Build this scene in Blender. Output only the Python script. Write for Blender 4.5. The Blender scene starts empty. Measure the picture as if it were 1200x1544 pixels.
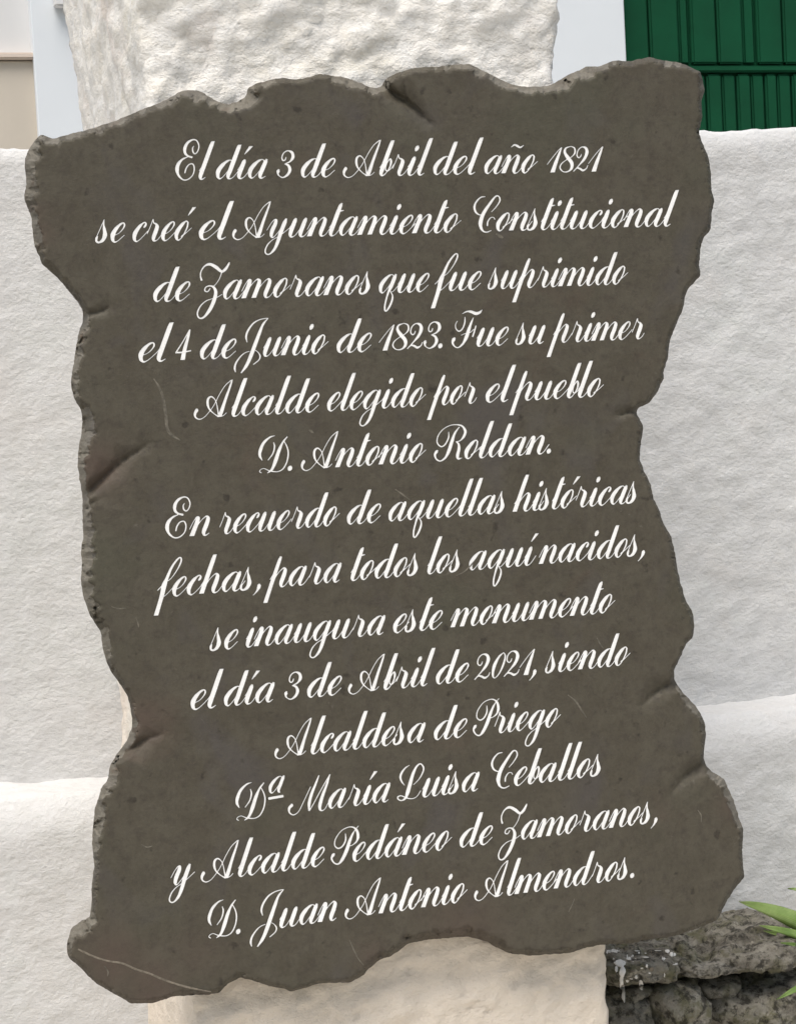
import bpy, math, random
import numpy as np
from mathutils import Vector, Matrix, noise, geometry
random.seed(7); rw = random.Random(5)
R = math.radians
C = bpy.context.scene.collection

# ------------------------------------------------------------------ camera
F = 2800.0; PW, PH = 1200.0, 1544.0; DIST = 2.2
u_c = Vector((9025.0, -684.0, F)).normalized()
v_c = Vector((0.055, 1.0, 0.067)); v_c = (v_c - u_c * v_c.dot(u_c)).normalized()
n_c = u_c.cross(v_c)
right = Vector((u_c.x, n_c.x, -v_c.x)); up = -Vector((u_c.y, n_c.y, -v_c.y)); fwd = Vector((u_c.z, n_c.z, -v_c.z))
CAM = Vector((0, 0, 0)) - fwd * DIST
CAM.z = 0; CAM = CAM + Vector((0, 0, 1.6))
cam = bpy.data.cameras.new('camera'); co = bpy.data.objects.new('camera', cam); C.objects.link(co)
cam.sensor_fit = 'HORIZONTAL'; cam.sensor_width = 36; cam.lens = 36 * F / PW; cam.clip_end = 500; cam.clip_start = 0.05
m = Matrix((right, up, -fwd)).transposed().to_4x4(); m.translation = CAM; co.matrix_world = m
bpy.context.scene.camera = co

def at(x, y, Y):
    d = right * ((x - PW/2)/F) - up * ((y - PH/2)/F) + fwd
    return CAM + d * ((Y - CAM.y)/d.y)

# ------------------------------------------------------------------ light
EL, AZ = 64, 214          # sun: high, from the upper left behind the viewer
sc = bpy.context.scene
w = bpy.data.worlds.new('World'); sc.world = w; w.use_nodes = True
nt = w.node_tree; bg = nt.nodes['Background']
sky = nt.nodes.new('ShaderNodeTexSky'); sky.sky_type = 'NISHITA'; sky.sun_disc = False
sky.sun_elevation = R(EL); sky.sun_rotation = R(AZ); sky.air_density = 1.6; sky.dust_density = 4.0; sky.ozone_density = 0.6
nt.links.new(sky.outputs[0], bg.inputs[0]); bg.inputs[1].default_value = 0.080
sun = bpy.data.lights.new('sun', 'SUN'); sun.energy = 2.3; sun.angle = R(40); sun.color = (1.0, 0.97, 0.93)
so = bpy.data.objects.new('sun', sun); C.objects.link(so)
sd = Vector((math.sin(R(AZ))*math.cos(R(EL)), math.cos(R(AZ))*math.cos(R(EL)), math.sin(R(EL))))
so.rotation_euler = sd.to_track_quat('Z', 'Y').to_euler()
sc.view_settings.view_transform = 'Standard'; sc.view_settings.look = 'None'; sc.view_settings.gamma = 1
sc.view_settings.exposure = 0.62

# ------------------------------------------------------------------ materials
def new_mat(name, rough=0.8):
    mt = bpy.data.materials.new(name); mt.use_nodes = True
    t = mt.node_tree; b = t.nodes['Principled BSDF']; b.inputs['Roughness'].default_value = rough
    return mt, t, b
def coords(t, scale=(1,1,1)):
    tc = t.nodes.new('ShaderNodeTexCoord'); mp = t.nodes.new('ShaderNodeMapping'); mp.inputs['Scale'].default_value = scale
    t.links.new(tc.outputs['Object'], mp.inputs[0]); return mp.outputs[0]
def nz(t, co, scale, detail=6, rough=0.6, dist=0.0):
    n = t.nodes.new('ShaderNodeTexNoise'); n.inputs['Scale'].default_value = scale; n.inputs['Detail'].default_value = detail
    n.inputs['Roughness'].default_value = rough; n.inputs['Distortion'].default_value = dist
    t.links.new(co, n.inputs['Vector']); return n.outputs[0]
def ramp(t, fac, stops):
    r = t.nodes.new('ShaderNodeValToRGB'); e = r.color_ramp.elements
    while len(e) < len(stops): e.new(0.5)
    for el, (p, c) in zip(e, stops):
        el.position = p; el.color = (*c, 1) if len(c) == 3 else c
    t.links.new(fac, r.inputs[0]); return r.outputs[0]
def mix(t, fac, a, b, mode='MIX'):
    n = t.nodes.new('ShaderNodeMix'); n.data_type = 'RGBA'; n.blend_type = mode
    for i, v in ((0, fac), (6, a), (7, b)):
        if hasattr(v, 'links'): t.links.new(v, n.inputs[i])
        elif isinstance(v, (int, float)): n.inputs[i].default_value = v
        else: n.inputs[i].default_value = (*v, 1)
    return n.outputs[2]
def math_(t, op, a, b=0.0):
    n = t.nodes.new('ShaderNodeMath'); n.operation = op
    for i, v in ((0, a), (1, b)):
        if hasattr(v, 'links'): t.links.new(v, n.inputs[i])
        else: n.inputs[i].default_value = v
    return n.outputs[0]
def bump(t, b, layers):
    prev = None
    for h, strength, dist in layers:
        n = t.nodes.new('ShaderNodeBump'); n.inputs['Strength'].default_value = strength; n.inputs['Distance'].default_value = dist
        t.links.new(h, n.inputs['Height'])
        if prev: t.links.new(prev, n.inputs['Normal'])
        prev = n.outputs[0]
    t.links.new(prev, b.inputs['Normal'])
W3 = lambda v: (v, v, v)

def slate_mat():
    mt, t, b = new_mat('dark_slate', 0.62)
    c = coords(t)
    big = nz(t, c, 3.2, 5, 0.55, 0.4); mid = nz(t, c, 24, 10, 0.72, 0.3); fine = nz(t, c, 150, 6, 0.7)
    base = ramp(t, big, [(0.30, (0.058, 0.050, 0.035)), (0.5, (0.065, 0.056, 0.040)), (0.68, (0.062, 0.056, 0.040))])
    base = mix(t, ramp(t, mid, [(0.40, W3(0)), (0.60, W3(1))]), base, (0.079, 0.070, 0.051))
    base = mix(t, ramp(t, nz(t, c, 70, 8, 0.75), [(0.36, W3(0.75)), (0.52, W3(0))]), base, (0.046, 0.038, 0.030))
    rust = ramp(t, nz(t, c, 7.5, 4, 0.6, 1.0), [(0.62, W3(0)), (0.76, W3(0.3))])
    base = mix(t, rust, base, (0.088, 0.055, 0.040))
    blue = ramp(t, nz(t, coords(t, (1.3, 1, .9)), 9.0, 3, 0.5, 0.5), [(0.56, W3(0)), (0.72, W3(0.55))])
    base = mix(t, blue, base, (0.070, 0.063, 0.063))
    grn = ramp(t, nz(t, coords(t, (1.1, 2, 1.1)), 6.0, 3, 0.5, 0.5), [(0.56, W3(0)), (0.74, W3(0.4))])
    base = mix(t, grn, base, (0.060, 0.062, 0.040))
    pit = ramp(t, nz(t, c, 46, 3, 0.5), [(0.29, W3(0.8)), (0.35, W3(0))])
    base = mix(t, pit, base, (0.026, 0.021, 0.016))
    gr = ramp(t, nz(t, c, 210, 3, 0.6), [(0.35, W3(0.0)), (0.65, W3(1))])
    base = mix(t, math_(t, 'MULTIPLY', gr, 0.2), base, (0.105, 0.092, 0.070))
    sc_ = ramp(t, nz(t, coords(t, (1, 1, 1.6)), 34, 9, 0.72, 1.2), [(0.645, W3(0)), (0.72, W3(0.5))])
    base = mix(t, sc_, base, (0.15, 0.135, 0.11))
    ra = t.nodes.new('ShaderNodeAttribute'); ra.attribute_name = 'rust'
    base = mix(t, math_(t, 'MULTIPLY', ra.outputs['Fac'], ramp(t, mid, [(0.3, W3(0.5)), (0.6, W3(1))])), base, (0.085, 0.060, 0.047))
    # freshly broken rim
    cb = ramp(t, nz(t, c, 10, 6, 0.65, 0.4), [(0.3, (0.075, 0.064, 0.050)), (0.5, (0.125, 0.113, 0.090)), (0.7, (0.095, 0.085, 0.076))])
    cb = mix(t, ramp(t, nz(t, c, 60, 8, 0.7, 0.3), [(0.42, W3(0)), (0.66, W3(0.75))]), cb, (0.19, 0.175, 0.145))
    cb = mix(t, ramp(t, nz(t, c, 18, 4, 0.6, 0.6), [(0.60, W3(0)), (0.72, W3(0.5))]), cb, (0.13, 0.080, 0.052))
    ca = t.nodes.new('ShaderNodeAttribute'); ca.attribute_name = 'chip'
    cf = ramp(t, math_(t, 'ADD', ca.outputs['Fac'], math_(t, 'MULTIPLY', math_(t, 'SUBTRACT', nz(t, c, 90, 5, 0.6), 0.5), 0.7)), [(0.42, W3(0)), (0.60, W3(1))])
    base = mix(t, cf, base, cb)
    t.links.new(base, b.inputs['Base Color'])
    t.links.new(ramp(t, mid, [(0.3, W3(0.75)), (0.7, W3(0.58))]), b.inputs['Roughness'])
    b.inputs['Specular IOR Level'].default_value = 0.30
    bump(t, b, [(mid, 0.35, 0.004), (fine, 0.4, 0.0014)])
    return mt
def limewash_mat(name, tones, relief=0.6, scale=1.0, stretch=(1,1,1), stain=None):
    mt, t, b = new_mat(name, 0.92)
    c = coords(t); c2 = coords(t, stretch)
    base = ramp(t, nz(t, c, 3.5, 6, 0.6, 0.2), [(0.3, tones[0]), (0.5, tones[1]), (0.7, tones[2])])
    base = mix(t, ramp(t, nz(t, c2, 20*scale, 9, 0.7, 0.2), [(0.4, W3(0)), (0.66, W3(0.8))]), base, tones[3])
    base = mix(t, ramp(t, nz(t, c, 9, 5, 0.6, 0.4), [(0.54, W3(0)), (0.70, W3(0.7))]), base, tones[4])
    if stain:      # bare tan stone where the limewash has worn off the foot of the pillar
        sx_ = t.nodes.new('ShaderNodeSeparateXYZ'); t.links.new(c, sx_.inputs[0])
        hgt = math_(t, 'ADD', sx_.outputs[2], math_(t, 'MULTIPLY', math_(t, 'SUBTRACT', nz(t, c, 8, 6, 0.6), 0.5), 0.35))
        fr = ramp(t, math_(t, 'MULTIPLY', hgt, 0.5), [(0.50, W3(0.85)), (0.66, W3(0))])
        base = mix(t, fr, base, (0.80, 0.70, 0.585))
    t.links.new(base, b.inputs['Base Color']); b.inputs['Specular IOR Level'].default_value = 0.25
    v = t.nodes.new('ShaderNodeTexVoronoi'); v.feature = 'SMOOTH_F1'; v.inputs['Scale'].default_value = 30*scale; v.inputs['Smoothness'].default_value = 0.6
    wv = nz(t, c2, 12*scale, 4, 0.6)
    vm = t.nodes.new('ShaderNodeVectorMath'); vm.operation = 'MULTIPLY_ADD'; vm.inputs[1].default_value = (.05, .05, .05)
    nc = t.nodes.new('ShaderNodeTexNoise'); nc.inputs['Scale'].default_value = 14*scale; nc.inputs['Detail'].default_value = 4; t.links.new(c2, nc.inputs['Vector'])
    t.links.new(nc.outputs[1], vm.inputs[0]); t.links.new(c2, vm.inputs[2]); t.links.new(vm.outputs[0], v.inputs['Vector'])
    bump(t, b, [(v.outputs[0], relief*0.22, 0.012/scale), (nz(t, c2, 38*scale, 9, 0.66, 0.0), relief, 0.009/scale), (nz(t, c, 170*scale, 5, 0.65), relief*0.6, 0.0022/scale)])
    return mt
def plain(name, col, rough=0.6, var=0.08, sc=12, bmp=0.0, metal=0):
    mt, t, b = new_mat(name, rough); c = coords(t)
    lo = tuple(x*(1-var) for x in col); hi = tuple(min(1, x*(1+var)) for x in col)
    t.links.new(ramp(t, nz(t, c, sc, 5, 0.6), [(0.35, lo), (0.65, hi)]), b.inputs['Base Color'])
    b.inputs['Metallic'].default_value = metal; b.inputs['Specular IOR Level'].default_value = 0.2
    if bmp: bump(t, b, [(nz(t, c, sc*5, 6, 0.6), bmp, 0.003)])
    return mt
def moss_mat():
    mt, t, b = new_mat('mossy_rock', 0.95); c = coords(t)
    base = ramp(t, nz(t, c, 16, 10, 0.75, 0.2), [(0.30, (0.045, 0.038, 0.029)), (0.41, (0.16, 0.145, 0.118)), (0.54, (0.28, 0.26, 0.215)), (0.69, (0.42, 0.395, 0.35))])
    moss = ramp(t, nz(t, c, 22, 6, 0.65, 0.5), [(0.48, W3(0)), (0.62, W3(0.8))])
    base = mix(t, moss, base, (0.115, 0.110, 0.055))
    dark = ramp(t, nz(t, c, 75, 6, 0.7), [(0.40, W3(0.85)), (0.52, W3(0))])
    base = mix(t, dark, base, (0.020, 0.017, 0.012))
    pale = ramp(t, nz(t, coords(t, (1.2, 1, 1)), 48, 4, 0.6), [(0.66, W3(0)), (0.72, W3(0.9))])
    base = mix(t, pale, base, (0.36, 0.33, 0.27))
    t.links.new(base, b.inputs['Base Color'])
    bump(t, b, [(nz(t, c, 30, 9, 0.7), 0.9, 0.012), (nz(t, c, 150, 4, 0.7), 0.6, 0.003)])
    return mt
def leaf_mat():
    mt, t, b = new_mat('green_leaf', 0.42); c = coords(t, (1, 1, 1))
    base = ramp(t, nz(t, c, 14, 4, 0.6), [(0.3, (0.085, 0.15, 0.030)), (0.5, (0.17, 0.26, 0.060)), (0.72, (0.31, 0.40, 0.14))])
    uv = t.nodes.new('ShaderNodeAttribute'); uv.attribute_name = 'across'
    st = math_(t, 'SINE', math_(t, 'MULTIPLY', uv.outputs['Fac'], 34.0))
    base = mix(t, ramp(t, st, [(0.3, W3(0.0)), (0.95, W3(0.45))]), base, (0.07, 0.12, 0.025))
    t.links.new(base, b.inputs['Base Color'])
    b.inputs['Subsurface Weight'].default_value = 0.15; b.inputs['Subsurface Radius'].default_value = (0.004, 0.008, 0.002)
    return mt
M = dict(
    slate=slate_mat(),
    paint=plain('white_lettering_paint', (0.87, 0.865, 0.855), 0.55, 0.05, 60, 0.15),
    lit_edge_lichen=plain('pale_edge_and_lichen', (0.175, 0.152, 0.120), 0.8, 0.35, 120, 0.2),  # pale tone for the painted lit chip edge and some lichen patches
    scuff=plain('pale_scuff', (0.135, 0.122, 0.098), 0.8, 0.35, 120, 0.2),
    pillar=limewash_mat('rough_limewashed_stone', [(0.79, 0.745, 0.66), (0.80, 0.77, 0.72), (0.77, 0.73, 0.63), (0.84, 0.83, 0.81), (0.74, 0.66, 0.60)], 1.0, 1.6, (1, 1, 1.25), True),
    wall=limewash_mat('white_limewash', [(0.55, 0.55, 0.545), (0.565, 0.565, 0.56), (0.545, 0.56, 0.55), (0.615, 0.615, 0.62), (0.58, 0.57, 0.56)], 0.75, 2.4, (1, 1, 1.35)),
    house=plain('smooth_white_render', (0.70, 0.735, 0.77), 0.85, 0.02, 2, 0.1),
    greyw=plain('pale_grey_render', (0.66, 0.66, 0.66), 0.85, 0.03, 2, 0.1),
    beige=plain('beige_dado_paint', (0.56, 0.505, 0.43), 0.8, 0.05, 3, 0.1),
    trim=plain('terracotta_sill', (0.62, 0.53, 0.46), 0.8, 0.05, 3, 0.1),
    green=plain('dark_green_metal_paint', (0.0015, 0.058, 0.024), 0.8, 0.12, 5, 0.05),
    rock=moss_mat(), mortar=plain('dark_earth', (0.035, 0.03, 0.022), 0.95, 0.4, 30, 0.6), leaf=leaf_mat(),
    white=plain('limewash_splash', (0.70, 0.68, 0.64), 0.9, 0.08, 60, 0.4),
    ground=plain('pale_paving', (0.52, 0.49, 0.44), 0.9, 0.10, 4, 0.3), asphalt=plain('asphalt', (0.09, 0.09, 0.09), 0.9, 0.2, 8, 0.3),
)

# ------------------------------------------------------------------ object helpers
def obj(name, verts, faces, mats, parent=None, smooth=True, fm=None):
    me = bpy.data.meshes.new(name); me.from_pydata([tuple(v) for v in verts], [], faces)
    for mm in (mats if isinstance(mats, (list, tuple)) else [mats]): me.materials.append(mm)
    if fm is not None: me.polygons.foreach_set('material_index', fm)
    me.polygons.foreach_set('use_smooth', [smooth]*len(me.polygons)); me.update()
    o = bpy.data.objects.new(name, me); C.objects.link(o)
    if parent: o.parent = parent
    return o
def tag(o, label=None, cat=None, group=None, kind=None):
    for k, v in (('label', label), ('category', cat), ('group', group), ('kind', kind)):
        if v: o[k] = v
    return o
def empty(name, label, cat, loc=(0, 0, 0), group=None):
    o = bpy.data.objects.new(name, None); C.objects.link(o); o.location = (0, 0, 0); o.empty_display_size = 0.1
    return tag(o, label, cat, group)
def box(name, x0, x1, y0, y1, z0, z1, mat, parent=None, bev=0.0):
    b = bev
    if b <= 0:
        v = [(x, y, z) for x in (x0, x1) for y in (y0, y1) for z in (z0, z1)]
        f = [(0,1,3,2), (4,6,7,5), (0,4,5,1), (2,3,7,6), (0,2,6,4), (1,5,7,3)]
        return obj(name, v, f, mat, parent, False)
    import bmesh
    bm = bmesh.new(); bmesh.ops.create_cube(bm, size=1)
    for q in bm.verts: q.co = Vector(((x0+x1)/2 + q.co.x*(x1-x0), (y0+y1)/2 + q.co.y*(y1-y0), (z0+z1)/2 + q.co.z*(z1-z0)))
    bmesh.ops.bevel(bm, geom=bm.edges[:], offset=b, segments=2, affect='EDGES')
    me = bpy.data.meshes.new(name); bm.to_mesh(me); bm.free(); me.materials.append(mat)
    o = bpy.data.objects.new(name, me); C.objects.link(o)
    if parent: o.parent = parent
    return o

# ================================================================== LETTERS
SL = 0.337
def S(x0, yb, slope, pts, k=1.0):
    out = []
    for x, y, wd in pts:
        X = (x-x0)*k; Yv = (yb + slope*(x-x0) - y)*k
        out.append((X - SL*Yv, Yv, wd*k))
    return out
def sh(pts, dx, dy=0, s=1.0, sw=1.0): return [(x*s+dx, y*s+dy, w_*sw) for x, y, w_ in pts]
EXIT = [(14,12,42),(38,2,20),(72,28,10),(112,125,8)]
STEM = [(9,251,34),(4,215,62),(0,150,68),(-3,90,67),(0,42,60)] + EXIT
HUMP = [(6,70,7),(40,175,9),(82,238,15),(110,247,34),(131,218,58),(134,150,66),(128,80,66),(130,42,58),(144,12,40),(168,2,20),(202,28,10),(242,125,8)]
NST = [(-58,95,7),(-38,195,9),(-14,243,30),(4,236,54),(8,180,66),(2,90,67),(-4,4,70)]
MHU = [(6,70,7),(40,175,9),(78,236,15),(106,247,34),(128,222,58),(134,160,66),(130,80,67),(126,4,70)]
ENT = [(-40,110,7),(-6,215,10)]
BOWL = [(118,228,14),(88,249,15),(46,228,38),(6,172,62),(-14,108,68),(0,44,52),(30,6,26),(62,24,12),(98,95,9),(122,175,9)]
ASTEM = [(142,252,34),(136,205,62),(128,120,67),(124,50,60),(136,14,42),(160,2,20),(196,28,10),(240,125,8)]
LOOPY = [(142,252,34),(136,190,64),(129,60,64),(130,-60,56),(118,-155,44),(80,-217,24),(34,-216,20),(5,-172,22),(10,-95,20),(45,-38,14),(88,-5,10),(140,35,9),(190,85,8),(240,140,8)]
ACU = [(-18,322,12),(5,375,34),(28,430,50)]
DOT = [(-8,328,30),(-4,352,60),(0,378,60),(4,400,28)]
Gl = {}
Gl['l'] = ([ENT, [(13,500,54),(8,420,66),(3,250,68),(-2,90,68),(0,42,60)] + EXIT], 130)
Gl['i'] = ([ENT, STEM, DOT], 130)
Gl['í'] = ([ENT, STEM, ACU], 130)
Gl['u'] = ([ENT, STEM, sh(STEM, 130)], 260)
Gl['n'] = ([NST, HUMP], 260)
Gl['ñ'] = ([NST, HUMP, [(-15,362,10),(20,392,30),(66,376,40),(112,356,30),(150,386,9)]], 260)
Gl['m'] = ([NST, MHU, sh(HUMP, 132)], 392)
Gl['r'] = ([[(-18,95,7),(-8,190,8),(-4,286,12)], [(-4,290,12),(20,240,18),(58,222,34),(84,186,62),(86,120,67),(84,50,60),(98,12,42),(122,2,20),(156,28,10),(198,125,8)]], 216)
Gl['a'] = ([BOWL, ASTEM], 256)
Gl['á'] = ([BOWL, ASTEM, sh(ACU, 84)], 256)
Gl['d'] = ([BOWL, [(141,450,50),(137,400,64),(132,250,68),(127,110,67),(124,50,60),(136,14,42),(160,2,20),(196,28,10),(240,125,8)]], 256)
OV = [(84,236,24),(52,247,24),(12,198,56),(-18,112,70),(-4,42,52),(30,3,24),(64,28,15),(86,92,18),(97,168,24),(86,232,24)]
Gl['o'] = ([OV, [(60,45,20),(72,62,24),(104,92,9),(160,160,8)]], 188)
Gl['ó'] = ([OV, [(60,45,20),(72,62,24),(104,92,9),(160,160,8)], sh(ACU, 76)], 188)
Gl['e'] = ([[(0,88,8),(46,112,10),(78,160,16),(88,212,24),(66,246,21),(30,228,34),(-5,168,58),(-18,104,70),(-2,40,54),(32,3,26),(70,18,12),(112,72,9),(150,135,8)]], 180)
Gl['c'] = ([[(74,180,22),(84,200,36),(88,222,30),(72,246,20),(44,238,24),(8,188,54),(-18,108,70),(-4,40,54),(30,3,26),(65,16,12),(105,68,9),(145,135,8)]], 166)
Gl['h'] = ([ENT, [(15,505,52),(10,420,66),(4,250,68),(0,120,68),(-4,4,70)], HUMP], 260)
Gl['s'] = ([[(-62,70,7),(-50,180,7),(-38,295,10)], [(-38,300,10),(-24,232,22),(8,160,50),(34,95,68),(28,34,52),(-6,5,32),(-42,16,30),(-56,56,38),(-52,82,22)]], 146)
Gl['t'] = ([ENT, [(20,436,26),(10,396,58),(5,290,68),(-1,110,68),(0,42,60)] + EXIT, [(24,330,26),(72,338,16)]], 130)
Gl['b'] = ([ENT, [(13,480,54),(8,400,66),(3,250,68),(-2,90,68),(0,42,60),(14,12,40),(44,10,20),(72,55,12),(90,120,22),(84,185,34),(62,228,24),(38,190,14),(34,125,14),(48,80,18),(78,66,20),(112,100,9),(135,160,8)]], 150)
Gl['g'] = ([BOWL, LOOPY], 256)
Gl['q'] = ([BOWL, [(142,252,34),(136,190,64),(128,90,62),(118,10,34),(120,-70,26),(128,-155,26),(150,-228,26),(178,-240,24),(200,-180,32),(206,-100,32),(190,-35,20),(150,10,12)], [(130,30,10),(165,12,10),(200,50,8),(240,130,8)]], 256)
Gl['Q'] = Gl['q']
Gl['p'] = ([[(-40,110,7),(4,240,9)], [(14,405,38),(8,340,56),(2,150,62),(-2,0,62),(-4,-195,64)], HUMP], 260)
Gl['f'] = ([[(-75,96,16),(-14,185,10),(48,240,11),(90,340,16),(108,438,26),(96,492,22),(66,498,24),(32,440,30),(8,360,38),(-4,250,48),(-12,150,78),(-2,50,68),(2,-60,62),(4,-232,66)], [(16,2,14),(56,36,9),(118,130,8)]], 150)
Gl['y'] = ([[(-75,100,8),(-50,190,10),(-22,238,20),(2,232,44),(6,180,62),(-4,100,66),(2,40,54),(20,6,30),(45,10,14),(80,70,9),(112,160,8)], sh(LOOPY, -14)], 245)
Gl['.'] = ([[(2,2,26),(5,14,58),(8,32,74),(11,50,58),(14,62,26)]], 60)
Gl[','] = ([[(22,66,26),(24,46,56),(26,18,52),(20,-18,30),(2,-56,14),(-14,-76,6)]], 60)
Gl['A'] = ([S(60,555,0,[(102,425,30),(100,448,54),(80,488,44),(84,538,24),(130,568,18),(190,548,12),(250,488,10),(310,410,9),(355,330,10),(400,245,11),(470,140,13),(550,72,16)]),
            S(60,555,0,[(562,66,18),(530,160,32),(470,320,44),(415,480,58),(385,552,62)]),
            S(60,555,0,[(378,548,24),(320,505,15),(262,440,24),(242,370,38),(250,305,36),(290,277,24),(335,318,13),(356,380,12),(368,460,16),(378,530,24)]),
            S(60,555,0,[(400,548,14),(440,535,9),(478,500,8)])], 490)
Gl['C'] = ([S(115,580,0,[(272,95,16),(210,105,22),(148,170,30),(126,240,36),(145,310,30),(195,348,18),(215,345,10)]),
            S(115,580,0,[(352,312,10),(415,245,16),(468,160,22),(455,98,20),(410,98,26),(330,200,44),(245,330,60),(205,450,68),(210,525,48),(240,576,26),(290,590,20),(348,568,14)]),
            S(115,580,0,[(295,505,22),(303,445,22),(340,392,16),(380,388,13),(398,418,14)])], 312)
Gl['E'] = ([S(40,600,0,[(284,158,12),(266,188,20),(272,238,22),(300,262,20),(334,228,18),(350,160,18),(322,92,20),(270,76,24),(202,112,42),(164,180,54),(166,248,42),(205,288,28),(262,308,34)]),
            S(40,600,0,[(200,300,16),(130,332,32),(78,390,56),(60,460,62),(80,540,34),(140,598,22),(205,596,20),(268,542,18),(290,462,20),(272,398,20),(222,400,20),(182,450,22),(164,515,20)])], 318)
Gl['D'] = ([S(85,600,0,[(297,122,10),(232,140,26),(155,208,44),(112,300,52),(102,372,42),(130,440,12)]), S(85,600,0,[(280,208,14),(290,270,24),(265,360,20),(203,442,14)]),
            S(85,600,0,[(455,145,18),(395,218,30),(342,330,54),(300,450,60),(250,565,40),(190,612,14)]),
            S(85,600,0,[(410,198,12),(448,285,18),(460,370,22),(440,478,20),(392,565,20),(330,600,16),(262,596,18),(204,577,14),(150,549,12),(108,560,12),(94,586,14),(116,606,14)])], 372)
Gl['F'] = ([S(350,625,0,[(498,168,8),(560,140,24),(620,146,46),(680,172,56),(730,162,44),(768,126,12)]), S(350,625,0,[(432,262,8),(405,312,10),(412,370,16),(452,405,24),(500,370,22),(530,290,22),(534,212,12)]),
            S(350,625,0,[(648,228,14),(612,310,36),(580,400,56),(550,490,60),(502,578,36),(440,628,20),(390,610,20),(362,560,36),(378,515,58),(395,490,30)]),
            S(350,625,0,[(480,462,8),(530,442,9),(600,430,10),(650,388,12)]), S(350,625,0,[(682,338,18),(658,420,24),(634,492,24)])], 345)
Gl['J'] = ([S(190,575,0,[(207,378,12),(194,300,32),(222,218,32),(290,130,26),(370,86,18),(440,72,16),(492,70,12)]), S(190,575,0,[(488,72,14),(420,150,36),(365,280,54),(310,420,62),(260,550,62),(200,680,52),(125,782,22)]),
            S(190,575,0,[(50,768,14),(40,710,32),(60,640,28),(120,560,20),(180,515,14),(240,498,11)]), S(190,575,0,[(320,490,9),(355,520,12),(380,570,22),(360,622,18),(288,677,16)])], 238)
Gl['L'] = ([S(110,556,-.12,[(258,78,10),(200,115,24),(150,180,36),(130,240,36),(145,300,26),(182,352,10)]),
            S(110,556,-.12,[(305,345,10),(378,272,16),(430,185,22),(446,112,26),(405,60,22),(350,100,32),(300,200,50),(262,320,60),(225,440,64),(192,525,36),(140,560,22),(95,545,20),(88,512,22),(130,495,18),(185,516,20),(240,534,17),(300,532,14),(352,498,10),(400,425,8)])], 318)
Gl['M'] = ([S(720,642,-.105,[(778,505,26),(776,528,52),(745,562,44),(745,622,24),(800,655,18),(870,610,12),(930,500,10),(1000,360,9),(1040,280,8)]),
            S(720,642,-.105,[(1156,128,16),(1110,240,34),(1050,380,48),(1016,500,50),(1012,604,28)]), S(720,642,-.105,[(1015,606,14),(1080,500,14),(1150,375,14),(1230,240,14),(1303,122,14)]),
            S(720,642,-.105,[(1304,118,18),(1260,250,36),(1200,400,52),(1162,520,58),(1160,582,42),(1186,604,20),(1228,580,10),(1275,500,8)])], 562)
Gl['P'] = ([S(95,515,-.095,[(270,150,10),(270,230,22),(232,300,22),(180,325,22),(140,288,16),(152,210,14),(220,120,12),(300,80,14),(362,80,20),(406,120,36),(420,190,42),(400,250,24),(352,290,12),(312,302,10)],1.143),
            S(95,515,-.095,[(428,66,10),(385,115,12),(350,172,30),(312,260,46),(280,350,52),(230,450,46),(180,508,24),(130,498,20),(98,445,26),(118,402,44),(135,385,22)],1.143)], 302)
Gl['R'] = ([S(125,560,-.066,[(320,158,10),(315,240,22),(270,330,22),(215,362,22),(165,310,18),(175,220,16),(240,130,14),(330,75,14),(420,60,18),(500,80,30),(540,150,44),(520,220,42),(470,280,16),(410,295,10)]),
            S(125,560,-.066,[(462,92,14),(400,180,36),(360,290,54),(320,410,56),(270,510,36),(200,560,20),(145,530,24),(130,472,36),(152,432,48),(168,412,24)]),
            S(125,560,-.066,[(415,295,12),(448,330,34),(450,400,50),(430,480,52),(438,528,36),(488,518,12)])], 410)
Gl['Z'] = ([S(110,590,0,[(132,330,30),(118,270,20),(126,208,18),(170,142,24),(240,116,46),(320,160,56),(388,218,42),(440,188,46),(478,130,32),(492,98,14)]), S(110,590,0,[(390,235,14),(362,310,13),(320,375,11),(285,410,12)]),
            S(110,590,0,[(240,438,16),(206,480,20),(170,465,20),(185,420,20),(240,404,24),(290,432,40),(310,500,54),(286,600,60),(230,720,56),(152,818,32),(92,826,22),(70,762,22),(108,672,20),(180,606,16),(250,580,12),(330,558,12),(392,522,10)])], 302)
Gl['1'] = ([S(85,505,-.03,[(88,392,8),(150,310,10),(230,212,11),(292,150,12)]), S(85,505,-.03,[(294,150,16),(250,262,44),(206,380,62),(166,500,74)])], 165)
Gl['8'] = ([S(250,497,-.03,[(422,132,14),(352,160,30),(340,220,46),(385,290,62),(438,360,62),(440,430,46),(392,480,24),(322,486,16),(275,440,22),(290,380,18),(360,322,12),(440,275,14),(484,220,26),(476,155,24),(424,131,14)])], 225)
Gl['2'] = ([S(475,487,-.03,[(578,232,12),(566,266,18),(540,286,20),(514,252,20),(530,182,18),(582,136,18),(640,150,46),(656,212,56),(620,300,46),(545,390,20),(472,470,14)]),
            S(475,487,-.03,[(466,476,18),(512,432,20),(558,436,36),(600,460,38),(648,436,18),(672,388,10)])], 200)
Gl['3'] = ([S(655,478,-.03,[(790,198,14),(776,236,20),(748,244,20),(734,205,18),(758,145,18),(812,114,20),(868,138,46),(880,200,52),(840,258,26),(770,290,12)]),
            S(655,478,-.03,[(768,290,13),(820,310,40),(840,368,52),(812,430,42),(750,470,22),(702,452,14),(682,425,26),(684,388,54),(695,362,26)])], 215)
Gl['0'] = ([[(72,345,12),(26,290,34),(0,180,54),(14,60,36),(54,5,14),(98,60,20),(118,180,32),(110,290,24),(74,344,12)]], 190)
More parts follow.
